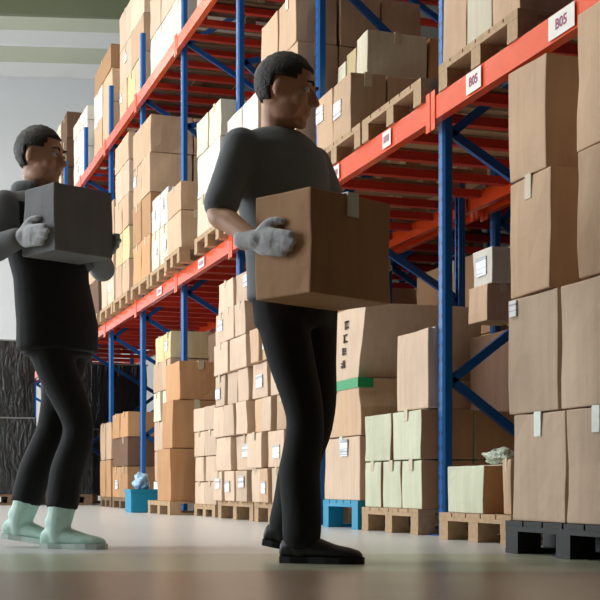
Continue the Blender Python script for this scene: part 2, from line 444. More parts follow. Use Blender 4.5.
# middle carton, a bit wider at the bottom
o = carton(L+.40, (yd0+yd1)/2+.01, zz, .78, dd+.04, hD[1], 'tan', 'tan carton under the green tape, middle of the leaning stack', GD, across=False, tape=False, sticker=(.25, .86, .2, .06))
for v in o.data.vertices:
    if v.co.z > hD[1]*.6: v.co.y *= .93
bm = bmesh.new(); g = .006
y2 = (dd+.04)/2*.93
box(bm, -.39-g, -.30, -y2-g, y2+g, hD[1]-.062, hD[1]-.006)
obj('green_tape', bm, M_GREEN, parent=o, label='green tape band')
zz += hD[1]
o = carton(L+.41, (yd0+yd1)/2-.0, zz+.02, .76, dd*.93, hD[2], 'pinkish beige', 'leaning pinkish carton with dark markings on top of the green-taped stack', GD, across=False, tape=False)
for v in o.data.vertices: v.co.y -= (v.co.z)*.30 - .05
o.rotation_euler = (0.0, 0, 0); o.location.z = zz
bm = bmesh.new()
random.seed(3)
for k in range(4):
    cz = .10 + k*.075
    cy = -cz*.30 + .05
    for q in range(5):
        a = random.uniform(-.03, .03); b = random.uniform(-.025, .025)
        if q % 2: box(bm, -.386, -.3815, cy+a-.004, cy+a+.004, cz-.025, cz+.02)
        else: box(bm, -.386, -.3815, cy-.03, cy+.03, cz+b-.004, cz+b+.004)
obj('printed_mark', bm, M_DARKINK, parent=o, label='column of dark printed marks')
random.seed(11)

# E: tall stacks of beige cartons behind the walking man, two pallets
GE = 'beige cartons of the tall stacks on two pallets'
L = 2.60
yE0, yE1, yE2 = 8.13, 8.92, 9.92
pallet(L-.0, L+.95, yE0, yE1-.02, 0, 'wooden pallet under the nearer tall beige stack', h=.14, group='pallets under the tall beige stacks')
pallet(L-.0, L+.95, yE1+.01, yE2, 0, 'wooden pallet under the farther tall beige stack', h=.14, group='pallets under the tall beige stacks')
load('nearer tall beige stack', GE, L, yE0, yE1-.02, .14, [.24, .25, .24, .25, .24], [3, 2, 3, 2, 3], .6, 2, [('pinkish beige', 'tan'), 'pinkish beige', ('tan', 'pinkish beige'), 'pinkish beige', 'tan'], jit=.06, rot=.03, sticker_p=.25)
load('farther tall beige stack', GE, L, yE1+.01, yE2, .14, [.23, .26, .24, .24, .24, .24, .24], [3, 2, 3, 3, 2, 3, 2], .6, 2, 'pinkish beige', jit=.06, rot=.03, sticker_p=.25)

# F: small cartons, 2 x 4
L = 2.62
GF = 'small cartons stacked two wide and four high'
yF0, yF1 = 10.09, Yat(194, L)
pallet(L-.0, L+.145, yF0, yF1, 0, 'small wooden pallet under the little four-high cartons', h=.10)
load('little two-wide stack', GF, L, yF0, yF1, .10, [.19, .21, .21, .20], 2, .14, 1, 'pinkish beige', jit=.004, rot=.04, sticker_p=.0, size='little')

# G: orange-brown big cartons and the wrapped stack next to them
L = 2.52
GG = 'big orange-brown cartons beyond the little stack'
pallet(2.44, 3.4, 10.93, 11.86, 0, 'wooden pallet under the orange-brown cartons', h=.12)
zz = .12
for k, (h, x0, hh) in enumerate(((.46, 2.44, 'bottom'), (.42, 2.48, 'middle'), (.34, 2.53, 'top'))):
    carton((x0+2.92)/2, 11.2+.02*k, zz, 2.92-x0, .5, h, 'orange-brown', 'big orange-brown carton, %s one of three, beyond the little stack' % hh, GG, across=False, rz=[.02, -.04, .02][k])
    zz += h
carton(3.16, 11.3, .12, .38, .6, .9, 'orange-brown', 'tall orange-brown carton standing behind the three of that colour', GG)
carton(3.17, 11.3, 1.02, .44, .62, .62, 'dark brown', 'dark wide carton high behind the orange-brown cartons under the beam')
GW = 'wrapped cartons beside the second visible post'
load('film-wrapped stack by orange-brown cartons', GW, 2.72, 12.06, 12.85, .0, [.30, .30, .29, .29, .29, .26], 2, .5, 1, ['whitish', 'tan', 'pinkish beige', 'cream', 'tan', 'yellowish'], jit=.03, rot=.05, sticker_p=.3)
bag('crumpled_wrap', (2.45, 12.2, 0.215), (.075, .10, .09), simple('bluish_film', (150, 190, 220), .2), 'bluish plastic wrap heaped on the small teal crate', 'plastic wrap', 9)
# teal crate at the foot of the post
def crate(x, y, z, w, d, h, mat, label, cat='crate'):
    bm = bmesh.new()
    box(bm, -w/2, w/2, -d/2, d/2, 0, .012)
    for s in (-1, 1):
        box(bm, s*w/2-.01, s*w/2+.01, -d/2, d/2, 0.01, h); box(bm, -w/2, w/2, s*d/2-.01, s*d/2+.01, 0.01, h)
        box(bm, s*w/2-.018, s*w/2+.018, -d/2-.01, d/2+.01, h-.03, h); box(bm, -w/2-.01, w/2+.01, s*d/2-.018, s*d/2+.018, h-.03, h)
    return obj('plastic_crate', bm, mat, loc=(x, y, z), label=label, cat=cat)
crate(2.45, 12.2, 0, .24, .3, .22, M_BLUEP, 'small teal plastic crate on the floor at the foot of a post')

# H: far floor-level loads
GH = 'tan cartons low under the far bays'
Lh = 2.66
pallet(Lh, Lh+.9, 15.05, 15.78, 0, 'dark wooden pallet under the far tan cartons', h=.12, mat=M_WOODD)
load('low far stack', GH, Lh, 15.05, 15.78, .12, [.44, .44], 2, .8, 2, ['brown', 'tan'], sticker_p=.2)
pallet(Lh, Lh+.9, 14.02, 14.95, 0, 'dark wooden pallet under the mixed cartons beyond the teal crate', h=.12, mat=M_WOODD)
load('mixed stack beyond the teal crate', 'cartons beyond the teal crate', Lh, 14.02, 14.95, .12, [.35, .32, .28], 2, .8, 2, ['brown', 'dark brown', 'orange-brown'], sticker_p=.2)
# black wrapped loads
def wrapped(x, y, w, d, h, tiers, label, z=0.0, group='black film-wrapped pallet loads'):
    root = empty('wrapped_pallet_load', (x, y, z), label=label, cat='wrapped pallet', group=group)
    bm = bmesh.new(); box(bm, -w/2, w/2, -d/2, d/2, 0.001, .03); 
    for ix in (-1, 0, 1): box(bm, ix*(w/2-.05)-.05, ix*(w/2-.05)+.05, -d/2, d/2, .03, .11)
    box(bm, -w/2, w/2, -d/2, d/2, .11, .14)
    obj('pallet_base', bm, M_WOODD, root)
    hz = (h-.14)/tiers
    for t in range(tiers):
        bm = carton_bm(w-.02*t, d-.02*t, hz-.01, dent=.012, bulge=.03)
        obj('film_wrapped_bale', bm, M_BLKWRAP, root, smooth=True, loc=(random.uniform(-.01, .01), 0, .142+t*hz))
        bm = bmesh.new(); box(bm, -w/2-.004, w/2+.004, -d/2-.004, d/2+.004, -.012, .008)
        obj('grey_strap', bm, simple('strap_grey', (120, 122, 122), .5), root, loc=(0, 0, .142+(t+1)*hz-.01))
    return root
wrapped(1.72, 17.4, .62, .9, 2.12, 2, 'black film-wrapped two-tier pallet load standing at the end by the wall')
wrapped(2.44, 17.2, .56, .9, 2.02, 2, 'black film-wrapped two-tier pallet load next to the racking, behind the walker')
wrapped(3.3, 18.6, .8, 1.2, 1.95, 2, 'tall black film-wrapped load under the farthest visible shelf')
wrapped(3.3, 14.8, .8, 1.5, 1.95, 2, 'tall black film-wrapped load in the dark behind the low far cartons') if False else None

# ------------------------------------------------------------------ shelf level one
L = 2.75
def shelfload(where, group, ynear, yfar, deck, heights, cols, deeps, colour, L=2.67, depth=.9, **kw):
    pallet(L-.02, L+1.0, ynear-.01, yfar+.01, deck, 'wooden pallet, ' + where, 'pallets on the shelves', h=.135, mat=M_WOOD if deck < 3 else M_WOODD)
    return load(where, group, L, ynear, yfar, deck+.135, heights, cols, depth, deeps, colour, **kw)
shelfload('lower shelf, nearest bay', 'cartons in the nearest bay', 5.17, 5.99, DECK1, [.50, .42], [3, 3], 3, [('tan', 'cream', 'tan'), 'cream'], L=2.74, sticker_p=0)
# bay two: two rows with offset, pale upper row
GB = 'cartons on the lower shelf above the green-taped stack'
y2a, y2b = Yat(418, 2.74), 7.97
pallet(2.71, 3.73, 6.2, 7.05, DECK1, 'wooden pallet, lower shelf, second bay, nearer one', 'pallets on the shelves', h=.135)
pallet(2.71, 3.73, 7.08, 7.99, DECK1, 'wooden pallet, lower shelf, second bay, farther one', 'pallets on the shelves', h=.135)
z1 = DECK1+.135
load('second bay, lower shelf', GB, 2.74, 7.32, 7.98, z1, [.38], 2, .96, 4, 'tan', sticker_p=.4, jit=.004, rot=.01)
zz = z1 + .38
xs = [(8.0, 7.84, .24, 'far'), (7.83, 7.66, .27, 'middle'), (7.65, 7.45, .31, 'near')]
for (b, a, h, wd) in xs:
    carton(2.90+.2, (a+b)/2, zz, .40, b-a, h, 'cream' if wd != 'middle' else 'yellowish', 'pale carton, %s one of three on top in second bay' % wd, GB, across=False)
for i in range(2):
    carton(3.31+i*.20+.1, 7.58, zz, .19, .26, .31, 'brown', 'brown carton, second bay top row, %s row in' % ORD[i+1], GB, across=False)
G3 = 'whitish cartons on the lower shelf past the walking man'
shelfload('lower shelf, third bay, nearer load', G3, 8.14, 8.97, DECK1, [.40, .42, .35], [2, 2, 2], 3, [('tan', 'brown'), 'tan', 'tan'], sticker_p=.1)
shelfload('lower shelf, third bay, farther load', G3, 9.04, 9.92, DECK1, [.36, .40], [3, 2], 3, ['whitish', 'whitish'], sticker_p=.1)
shelfload('lower shelf, fourth bay, nearer load', 'cartons in the fourth bay', 10.1, 10.9, DECK1, [.34, .36, .3], [2, 2, 2], 3, ['cream', 'whitish', 'cream'], sticker_p=.2)
shelfload('lower shelf, fourth bay, farther load', 'cartons in the fourth bay', 11.28, 11.88, DECK1, [.34, .26], [1, 1], 3, ['tan', 'tan'], L=2.62, sticker_p=0)
G4 = 'cartons with white labels on the lower shelf'
shelfload('lower shelf, fifth bay, nearer load', G4, 12.04, 12.78, DECK1, [.38, .34], [2, 2], 3, ['cream', 'whitish'], sticker_p=1.0)
shelfload('lower shelf, fifth bay, farther load', G4, 12.86, 13.78, DECK1, [.42, .42, .4, .38], [2, 2, 2, 1], 2, ['orange-brown', 'brown', 'tan', 'tan'], sticker_p=.1)
shelfload('lower shelf, sixth bay, nearer load', 'cartons in the sixth bay', 14.0, 14.84, DECK1, [.36]*4+[.3], 2, 2, ['tan', 'yellowish', 'tan', 'pinkish beige', 'tan'], sticker_p=.1)
shelfload('lower shelf, sixth bay, farther load', 'cartons in the sixth bay', 14.92, 15.76, DECK1, [.4]*3, 2, 2, ['pinkish beige', 'tan', 'tan'], sticker_p=.2)
shelfload('lower shelf, seventh bay', 'cartons in the seventh bay', 15.98, 17.1, DECK1, [.45]*3, 2, 1, ['dark brown', 'tan', 'dark brown'], sticker_p=.2)
shelfload('lower shelf, eighth bay', 'cartons in the eighth bay', 17.9, 19.3, DECK1, [.5]*3, 2, 1, ['dark grey', 'whitish', 'dark brown'], sticker_p=.2)
shelfload('lower shelf, ninth bay', 'cartons in the ninth bay', 19.9, 21.3, DECK1, [.5]*3, 2, 1, ['whitish', 'dark grey', 'dark brown'], sticker_p=.2)
# ------------------------------------------------------------------ shelf level two
shelfload('upper shelf, fourth bay', 'cartons high over the fourth bay', 10.3, 11.6, DECK2, [.5, .4], 2, 1, ['pinkish beige', 'pinkish beige'], L=2.84, sticker_p=0)
shelfload('upper shelf, third bay', 'cartons high over the third bay', 8.2, 9.9, DECK2, [.5], 2, 1, 'tan', L=2.84, sticker_p=0)
shelfload('upper shelf, fifth bay', 'cartons high over the fifth bay', 12.06, 13.7, DECK2, [.42, .42, .4], [3, 3, 2], 1, ['whitish', 'pinkish beige', 'tan'], L=2.84, sticker_p=.1)
shelfload('upper shelf, sixth bay', 'cartons high over the sixth bay', 14.02, 15.5, DECK2, [.42, .42, .42], [3, 2, 2], 1, [('pinkish beige', 'yellowish', 'tan'), ('tan', 'pinkish beige'), 'pinkish beige'], L=2.84, sticker_p=.1)
shelfload('upper shelf, seventh bay', 'cartons high over the seventh bay', 15.98, 17.4, DECK2, [.42, .42, .30], [2, 2, 1], 1, ['tan', ('tan', 'whitish'), 'brown'], L=2.84, sticker_p=.1)
shelfload('upper shelf, eighth bay', 'cartons high over the eighth bay', 17.95, 19.2, DECK2, [.36, .36, .2], 2, 1, ['whitish', 'whitish', 'whitish'], L=2.84, sticker_p=.3)
shelfload('upper shelf, ninth bay', 'cartons high over the ninth bay', 19.85, 21.2, DECK2, [.5, .45, .4], [2, 2, 2], 1, [('dark brown', 'cream')]*3, L=2.84, sticker_p=.1)
shelfload('upper shelf, tenth bay', 'cartons high over the tenth bay', 21.9, 23.2, DECK2, [.4, .4], [2, 2], 1, [('dark brown', 'whitish')]*2, L=2.84, sticker_p=.1)
shelfload('upper shelf, farthest bay', 'cartons high over the farthest bay', 23.8, 25.2, DECK2, [.4, .3], [2, 2], 1, [('whitish', 'dark brown')]*2, L=2.84, sticker_p=.1)

# behind: cartons of the second row, seen through the rack
def back_cartons():
    g = 'cartons standing in the back rack row'
    spots = [(5.2, 6.0, 0, 2), (6.2, 7.4, 0, 3), (8.2, 9.6, 0, 3), (10.2, 11.6, 0, 3), (12.1, 13.5, 0, 3), (14.1, 15.4, 0, 2), (16.0, 17.2, 0, 2)]
    for n, (a, b, zz, k) in enumerate(spots):
        z = .14
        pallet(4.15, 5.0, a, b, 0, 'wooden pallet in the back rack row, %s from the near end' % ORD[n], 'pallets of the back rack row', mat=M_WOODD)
        for i in range(k):
            carton(4.45, (a+b)/2, z, .6, b-a-.05, .6, 'brown', 'big brown carton, %s, %s stack of the back rack row' % (layer_word(i, k), ORD[n]), g)
            z += .6
    for n, (a, b) in enumerate(((6.3, 7.5), (8.2, 9.4), (10.1, 11.6))):
        pallet(4.08, 5.0, a, b, DECK1, 'wooden pallet on the back rack row shelf, %s from the near end' % ORD[n], 'pallets of the back rack row', mat=M_WOODD)
        carton(4.5, (a+b)/2, DECK1+.14, .7, b-a-.05, .7, 'brown', 'big brown carton on the back rack row shelf, %s from near end' % ORD[n], g)
back_cartons()

# ------------------------------------------------------------------ people
def rings(bm, secs, cap=True, seg=18):
    """secs = list of (center, axisA vec, axisB vec)"""
    rs = []
    for c, a, b in secs:
        rs.append([bm.verts.new(c + a*math.cos(t) + b*math.sin(t)) for t in [2*math.pi*i/seg for i in range(seg)]])
    for r0, r1 in zip(rs[:-1], rs[1:]):
        for i in range(seg): bm.faces.new((r0[i], r0[(i+1) % seg], r1[(i+1) % seg], r1[i]))
    bm.faces.new(rs[0][::-1]); bm.faces.new(rs[-1])
def tube(bm, pts, rad, flat=1.0, flatdir=None, seg=14, sub=5):
    pts = [Vector(p) for p in pts]; n = len(pts)
    P = []; Rr = []
    for i in range(n-1):
        p0 = pts[max(0, i-1)]; p1 = pts[i]; p2 = pts[i+1]; p3 = pts[min(n-1, i+2)]
        for s in range(sub):
            t = s/sub
            P.append(0.5*((2*p1)+(-p0+p2)*t+(2*p0-5*p1+4*p2-p3)*t*t+(-p0+3*p1-3*p2+p3)*t**3)); Rr.append(rad[i]*(1-t)+rad[i+1]*t)
    P.append(pts[-1]); Rr.append(rad[-1])
    d0 = (P[1]-P[0]).normalized(); d1 = (P[-1]-P[-2]).normalized()
    PP = []; RR = []
    for k in (90, 60, 30): PP.append(P[0]-d0*Rr[0]*math.sin(R(k))*.9); RR.append(max(Rr[0]*math.cos(R(k)), Rr[0]*.08))
    PP += P; RR += Rr
    for k in (30, 60, 90): PP.append(P[-1]+d1*Rr[-1]*math.sin(R(k))*.9); RR.append(max(Rr[-1]*math.cos(R(k)), Rr[-1]*.08))
    secs = []
    ref = Vector(flatdir) if flatdir else Vector((0.3, 1, 0.1)).normalized()
    for i in range(len(PP)):
        d = (PP[min(i+1, len(PP)-1)]-PP[max(i-1, 0)]).normalized()
        b = (ref - d*ref.dot(d)).normalized(); a = d.cross(b).normalized()
        secs.append((PP[i], a*RR[i], b*RR[i]*flat))
    rings(bm, secs, seg=seg)
def ell(bm, c, r, M3):
    m = Matrix.Translation(c) @ M3.to_4x4() @ Matrix.Diagonal((r[0], r[1], r[2], 1))
    bmesh.ops.create_uvsphere(bm, u_segments=24, v_segments=14, radius=1, matrix=m)
def solid(name, bm, mat, parent, voxel, smooth=6, **kw):
    bmesh.ops.recalc_face_normals(bm, faces=bm.faces[:])
    me = bpy.data.meshes.new(name); bm.to_mesh(me); bm.free()
    t = bpy.data.objects.new('t', me); COL.objects.link(t)
    m = t.modifiers.new('r', 'REMESH'); m.mode = 'VOXEL'; m.voxel_size = voxel
    if smooth:
        s = t.modifiers.new('s', 'SMOOTH'); s.iterations = smooth; s.factor = .5
    dg = bpy.context.evaluated_depsgraph_get(); dg.update()
    out = bpy.data.meshes.new_from_object(t.evaluated_get(dg)); bpy.data.objects.remove(t)
    out.name = name
    for p in out.polygons: p.use_smooth = True
    o = bpy.data.objects.new(name, out)
    return link(o, parent, mat, **kw)
def frame3(f, u):
    f = Vector(f).normalized(); u = Vector(u); s = u.cross(f).normalized(); u = f.cross(s)
    return Matrix(((f.x, s.x, u.x), (f.y, s.y, u.y), (f.z, s.z, u.z)))
def hand(bm, wrist, d, pn, ts, curls=(.25, .3, .35, .4), g=0.0):
    w = Vector(wrist); d = Vector(d).normalized(); pn = Vector(pn); pn = (pn - d*pn.dot(d)).normalized(); a = d.cross(pn)
    M3 = Matrix(((d.x, a.x, pn.x), (d.y, a.y, pn.y), (d.z, a.z, pn.z)))
    ell(bm, w+d*.048, (.056+g, .042+g, .017+g), M3)
    ell(bm, w+d*.078, (.022+g, .041+g, .014+g), M3)
    for k, (off, ln) in enumerate(((.032, .074), (.011, .083), (-.011, .077), (-.031, .060))):
        base = w + d*(.088 - .006*abs(k-1)) + a*off*ts
        pts = [base - d*.02, base]; ang = 0; p = base
        for s, fr in enumerate((.45, .3, .25)):
            ang += curls[k]
            p = p + (d*math.cos(ang) + pn*math.sin(ang))*ln*fr; pts.append(p)
        tube(bm, pts, [.0095+g, .0095+g, .009+g, .0082+g, .007+g], seg=10, sub=3)
    b = w + d*.022 + a*ts*.028
    p1 = b + (a*ts*.8 + d*.7 + pn*.15).normalized()*.038; p2 = p1 + (a*ts*.35 + d*.9 + pn*.25).normalized()*.03; p3 = p2 + (d + pn*.3).normalized()*.024
    tube(bm, [b, p1, p2, p3], [.014+g, .012+g, .0105+g, .008+g], seg=10, sub=3)
SKIN = simple('skin', (206, 156, 126), .5, var=.03)
HAIR = simple('hair', (36, 26, 22), .6, bump=.5, scale=120, var=.2)
EYEW = simple('eye_white', (225, 220, 215), .2, var=0); EYED = simple('eye_iris', (40, 26, 18), .2, var=0)
def head(bm, h, M3):
    def P(x, y, z): return Vector(h) + M3 @ Vector((x, y, z))
    ell(bm, P(-.012, 0, .03), (.098, .077, .093), M3)
    ell(bm, P(.028, 0, -.035), (.064, .058, .075), M3)
    ell(bm, P(.070, 0, -.095), (.023, .028, .020), M3)
    for s in (-1, 1):
        ell(bm, P(.058, s*.036, -.022), (.030, .024, .032), M3)
        ell(bm, P(-.008, s*.078, -.005), (.018, .008, .032), M3)
        ell(bm, P(.02, s*.045, -.07), (.05, .016, .03), M3)
    ell(bm, P(.078, 0, .036), (.017, .050, .011), M3)
    tube(bm, [P(.088, 0, .022), P(.103, 0, -.004), P(.112, 0, -.024)], [.007, .009, .013], seg=10, sub=3)
    ell(bm, P(.098, 0, -.030), (.013, .017, .008), M3)
    ell(bm, P(.089, 0, -.052), (.010, .024, .0055), M3); ell(bm, P(.087, 0, -.064), (.010, .021, .0065), M3)
def head_extras(root, h, M3, hairmat):
    def P(x, y, z): return Vector(h) + M3 @ Vector((x, y, z))
    bm = bmesh.new()
    bmesh.ops.create_uvsphere(bm, u_segments=48, v_segments=32, radius=1)
    rm = []
    for v in bm.verts: v.co = Vector((v.co.x*.106-.016, v.co.y*.085, v.co.z*.101+.034))
    for f in bm.faces:
        c = f.calc_center_median()
        face = c.x > .052 and c.z < .082
        temple = c.x > -.035 and c.z < .034 - max(0, -c.x)*.4
        low = c.z < -.045
        ear = abs(c.y) > .066 and -.03 < c.x < .02 and c.z < .03
        if face or temple or low or ear: rm.append(f)
    bmesh.ops.delete(bm, geom=rm, context='FACES')
    ext = bmesh.ops.extrude_face_region(bm, geom=bm.faces[:])
    for v in [g for g in ext['geom'] if isinstance(g, bmesh.types.BMVert)]: v.co = Vector((v.co.x+.016, v.co.y, v.co.z-.034))*.88 + Vector((-.016, 0, .034))
    for v in bm.verts:
        n = noise.noise(v.co*60)*.004; v.co += v.co.normalized()*n
        v.co = P(*v.co)
    bmesh.ops.recalc_face_normals(bm, faces=bm.faces[:])
    obj('hair', bm, hairmat, root, smooth=True, label='short dark hair')
    for s in (-1, 1):
        bm = bmesh.new(); ell(bm, P(.079, s*.031, .012), (.0125, .0135, .0105), M3); e = obj('eye', bm, EYEW, root, smooth=True)
        bm = bmesh.new(); ell(bm, P(.0895, s*.031, .012), (.003, .0055, .0055), M3); obj('iris', bm, EYED, e, smooth=True)
        bm = bmesh.new(); tube(bm, [P(.092, s*.015, .032), P(.094, s*.032, .038), P(.082, s*.052, .033)], [.004, .0045, .003], seg=8, sub=3)
        obj('eyebrow', bm, hairmat, root, smooth=True)
def shoe(root, ankle, d, pitch, mat, solemat, boot=0.0, lab=None, knee=None):
    d = Vector((d[0], d[1], 0)).normalized(); 
    Mz = frame3(d, (0, 0, 1)) @ Matrix.Rotation(pitch, 3, 'Y')
    base = Vector(ankle)
    def P(x, y, z): return base + Mz @ Vector((x, y, z))
    bm = bmesh.new()
    rings(bm, [(P(x, yo, zz), Mz @ Vector((0, w, 0)), Mz @ Vector((0, 0, hh))) for x, yo, zz, w, hh in
        ((-.075, 0, -.052, .012, .012), (-.068, 0, -.045, .028, .032), (-.04, 0, -.038, .036, .042), (0, 0, -.034, .039, .045), (.06, 0, -.042, .043, .036), (.12, 0, -.052, .048, .026), (.165, 0, -.056, .044, .021), (.195, 0, -.060, .030, .016), (.208, 0, -.064, .012, .008))])
    tube(bm, [P(0, 0, -.045), P(-.008, 0, .0), P(-.012, 0, .02)], [.042, .043, .047])
    if boot:
        kn = (Vector(knee)-base).normalized()
        tube(bm, [P(0, 0, -.04), base, base+kn*boot*.5, base+kn*boot], [.045, .05, .055, .062])
    s = solid('boot' if boot else 'shoe', bm, mat, root, .006, 4, label=lab)
    bm = bmesh.new()
    zs0, zs1 = -.088, -.066
    out = [(-.078, 0), (-.068, .03), (-.03, .038), (.03, .036), (.09, .047), (.14, .05), (.185, .04), (.212, .015), (.212, -.015), (.185, -.04), (.14, -.05), (.09, -.047), (.03, -.036), (-.03, -.038), (-.068, -.03)]
    lo = [bm.verts.new(P(x, y, zs0)) for x, y in out]; hi = [bm.verts.new(P(x, y, zs1)) for x, y in out]
    for i in range(len(out)): bm.faces.new((lo[i], lo[(i+1) % len(out)], hi[(i+1) % len(out)], hi[i]))
    bm.faces.new(lo[::-1]); bm.faces.new(hi); bmesh.ops.recalc_face_normals(bm, faces=bm.faces[:])
    obj('sole', bm, solemat, s)
    return s
def person(J, root, yaw, shirt, trouser, shoem, solem, longsleeve, glove, boot=0.0, under=None):
    Fv = Vector((math.cos(yaw), -math.sin(yaw), 0)); Lv = Vector((math.sin(yaw), math.cos(yaw), 0))
    pel = Vector(J['pelvis']); sh = Vector(J['chest']); hd = Vector(J['head'])
    Rs, Ls = sh - Lv*.168, sh + Lv*.168
    waist = pel.lerp(sh, .38)
    HM = frame3(J['face'], (J.get('tilt', (0, 0, 1))))
    def torso(bm, g, low=None, start=0):
        top = sh + Vector((0, 0, .075))
        secs = [(pel + Vector((0, 0, -.10)), .105, .15), (pel, .115, .165), (pel.lerp(sh, .2), .11, .158), (waist, .108, .15), (pel.lerp(sh, .68), .122, .168), (pel.lerp(sh, .88), .12, .180), (sh + Vector((0, 0, .01)), .105, .178), (sh + Vector((0, 0, .05)), .08, .125), (top, .058, .07)]
        if low is not None: secs[0] = (pel + Vector((0, 0, low)), .116, .166)
        rings(bm, [(c, Fv*(a+g), Lv*(b+g)) for c, a, b in secs[start:]], seg=24)
    # body
    bm = bmesh.new(); torso(bm, -.012)
    neck = sh + Vector((0, 0, .06)); hb = hd + HM @ Vector((-.02, 0, -.06))
    tube(bm, [neck - Vector((0, 0, .05)), neck.lerp(hb, .5), hb], [.062, .054, .055])
    head(bm, hd, HM)
    for S, e, w in ((Rs, J['elbowR'], J['wristR']), (Ls, J['elbowL'], J['wristL'])):
        e = Vector(e); w = Vector(w)
        tube(bm, [S, S.lerp(e, .5), e, e.lerp(w, .35), w], [.052, .045, .038, .037, .027])
    hand(bm, J['wristR'], J['hdirR'], J['palmR'], 1, J.get('curl', (.25, .3, .35, .4)))
    hand(bm, J['wristL'], J['hdirL'], J['palmL'], -1, J.get('curl', (.25, .3, .35, .4)))
    Rh, Lh = pel - Lv*.088, pel + Lv*.088
    for S, k, a in ((Rh, J['kneeR'], J['ankleR']), (Lh, J['kneeL'], J['ankleL'])):
        k = Vector(k); a = Vector(a)
        tube(bm, [S, S.lerp(k, .5), k, k.lerp(a, .35), a, a - Vector((0, 0, .03))], [.085, .07, .052, .053, .035, .035])
    solid('body', bm, SKIN, root, .0065, 3)
    head_extras(root, hd, HM, HAIR)
    # shirt
    if under:
        bm = bmesh.new(); torso(bm, .018, low=-.12)
        for v in list(bm.verts):
            if v.co.z > sh.z + .03: v.co = sh + (v.co-sh)*.6
        solid('undershirt', bm, under, root, .011, 5, label='black shirt hem')
    bm = bmesh.new(); torso(bm, .017, low=-.055, start=3 if under else 0)
    for S, e, w in ((Rs, J['elbowR'], J['wristR']), (Ls, J['elbowL'], J['wristL'])):
        e = Vector(e); w = Vector(w)
        if longsleeve: tube(bm, [S, S.lerp(e, .5), e, e.lerp(w, .5), e.lerp(w, .93)], [.065, .060, .054, .050, .043])
        else: tube(bm, [S, S.lerp(e, .45), S.lerp(e, .88)], [.064, .060, .060])
    ob = solid('hooded_sweatshirt' if longsleeve else 't_shirt', bm, shirt, root, .011, 5)
    if longsleeve:
        bm = bmesh.new(); n0 = sh + Vector((0, 0, .08))
        tube(bm, [n0 + Lv*.07+Fv*.05, n0 + Lv*.09 - Fv*.03, n0 - Fv*.11 - Vector((0, 0, .01)), n0 - Lv*.09 - Fv*.03, n0 - Lv*.07 + Fv*.05], [.026, .034, .045, .034, .026])
        solid('hood', bm, shirt, ob, .011, 5)
    # trousers
    bm = bmesh.new()
    rings(bm, [(c, Fv*a, Lv*b) for c, a, b in ((pel + Vector((0, 0, -.14)), .105, .158), (pel + Vector((0, 0, -.04)), .118, .168), (pel + Vector((0, 0, .06)), .108, .155))], seg=24)
    for S, k, a in ((Rh, J['kneeR'], J['ankleR']), (Lh, J['kneeL'], J['ankleL'])):
        k = Vector(k); a = Vector(a); dn = (k-a).normalized()
        c0 = Vector((.012, .006, 0)) if boot == 0 else Vector((0, 0, 0))
        end = a + dn*(.0 if boot == 0 else boot-.02)
        tube(bm, [S, S.lerp(k, .5), k + Fv*.01, k.lerp(a, .45) - Fv*.012, k.lerp(a, .8), end], [.094, .082, .064, .070, .068, .066])
    solid('trousers', bm, trouser, root, .011, 5)
    # shoes
    shoe(root, J['ankleR'], J['toeR'], J.get('pitchR', 0), shoem, solem, boot, knee=J['kneeR'])
    shoe(root, J['ankleL'], J['toeL'], J.get('pitchL', 0), shoem, solem, boot, knee=J['kneeL'])
    if glove:
        for w, hdv, pv, s in ((J['wristR'], J['hdirR'], J['palmR'], 1), (J['wristL'], J['hdirL'], J['palmL'], -1)):
            bm = bmesh.new(); hand(bm, w, hdv, pv, s, J.get('curl', (.25, .3, .35, .4)), g=.0035)
            d = Vector(hdv).normalized(); w = Vector(w)
            tube(bm, [w-d*.05, w-d*.02, w+d*.02], [.037, .034, .032])
            solid('work_glove', bm, glove, root, .006, 3, label='pale grey work glove')
def imgpos(px, depth):
    xc = (px-300)/F*depth
    return Vector((depth*math.sin(PHI)+xc*math.cos(PHI), depth*math.cos(PHI)-xc*math.sin(PHI), 0))
DARKGREY = simple('dark_grey_jersey', (112, 116, 120), .85, bump=.25, scale=18, var=.05)
GREY2 = simple('grey_sweat', (112, 114, 116), .85, bump=.25, scale=14, var=.05)
BLACKT = simple('black_trouser', (20, 20, 22), .85, bump=.25, scale=12, var=.05)
BLKSHOE = simple('black_leather', (30, 28, 28), .45); BLKSOLE = simple('black_sole', (18, 17, 17), .7)
MINT = simple('mint_canvas', (202, 236, 224), .6); MINTS = simple('pale_sole', (205, 222, 214), .6)
GLOVE = simple('grey_glove', (188, 190, 194), .8, bump=.3, scale=60)
yaw = R(45)
Fv = Vector((math.cos(yaw), -math.sin(yaw), 0)); Lv = Vector((math.sin(yaw), math.cos(yaw), 0))
def side(B, half, a, out, z, s):   # point by an end face of the carried box (s=-1: his right)
    return Vector((B[0], B[1], 0)) + Lv*s*(half+out) + Fv*a + Vector((0, 0, z))
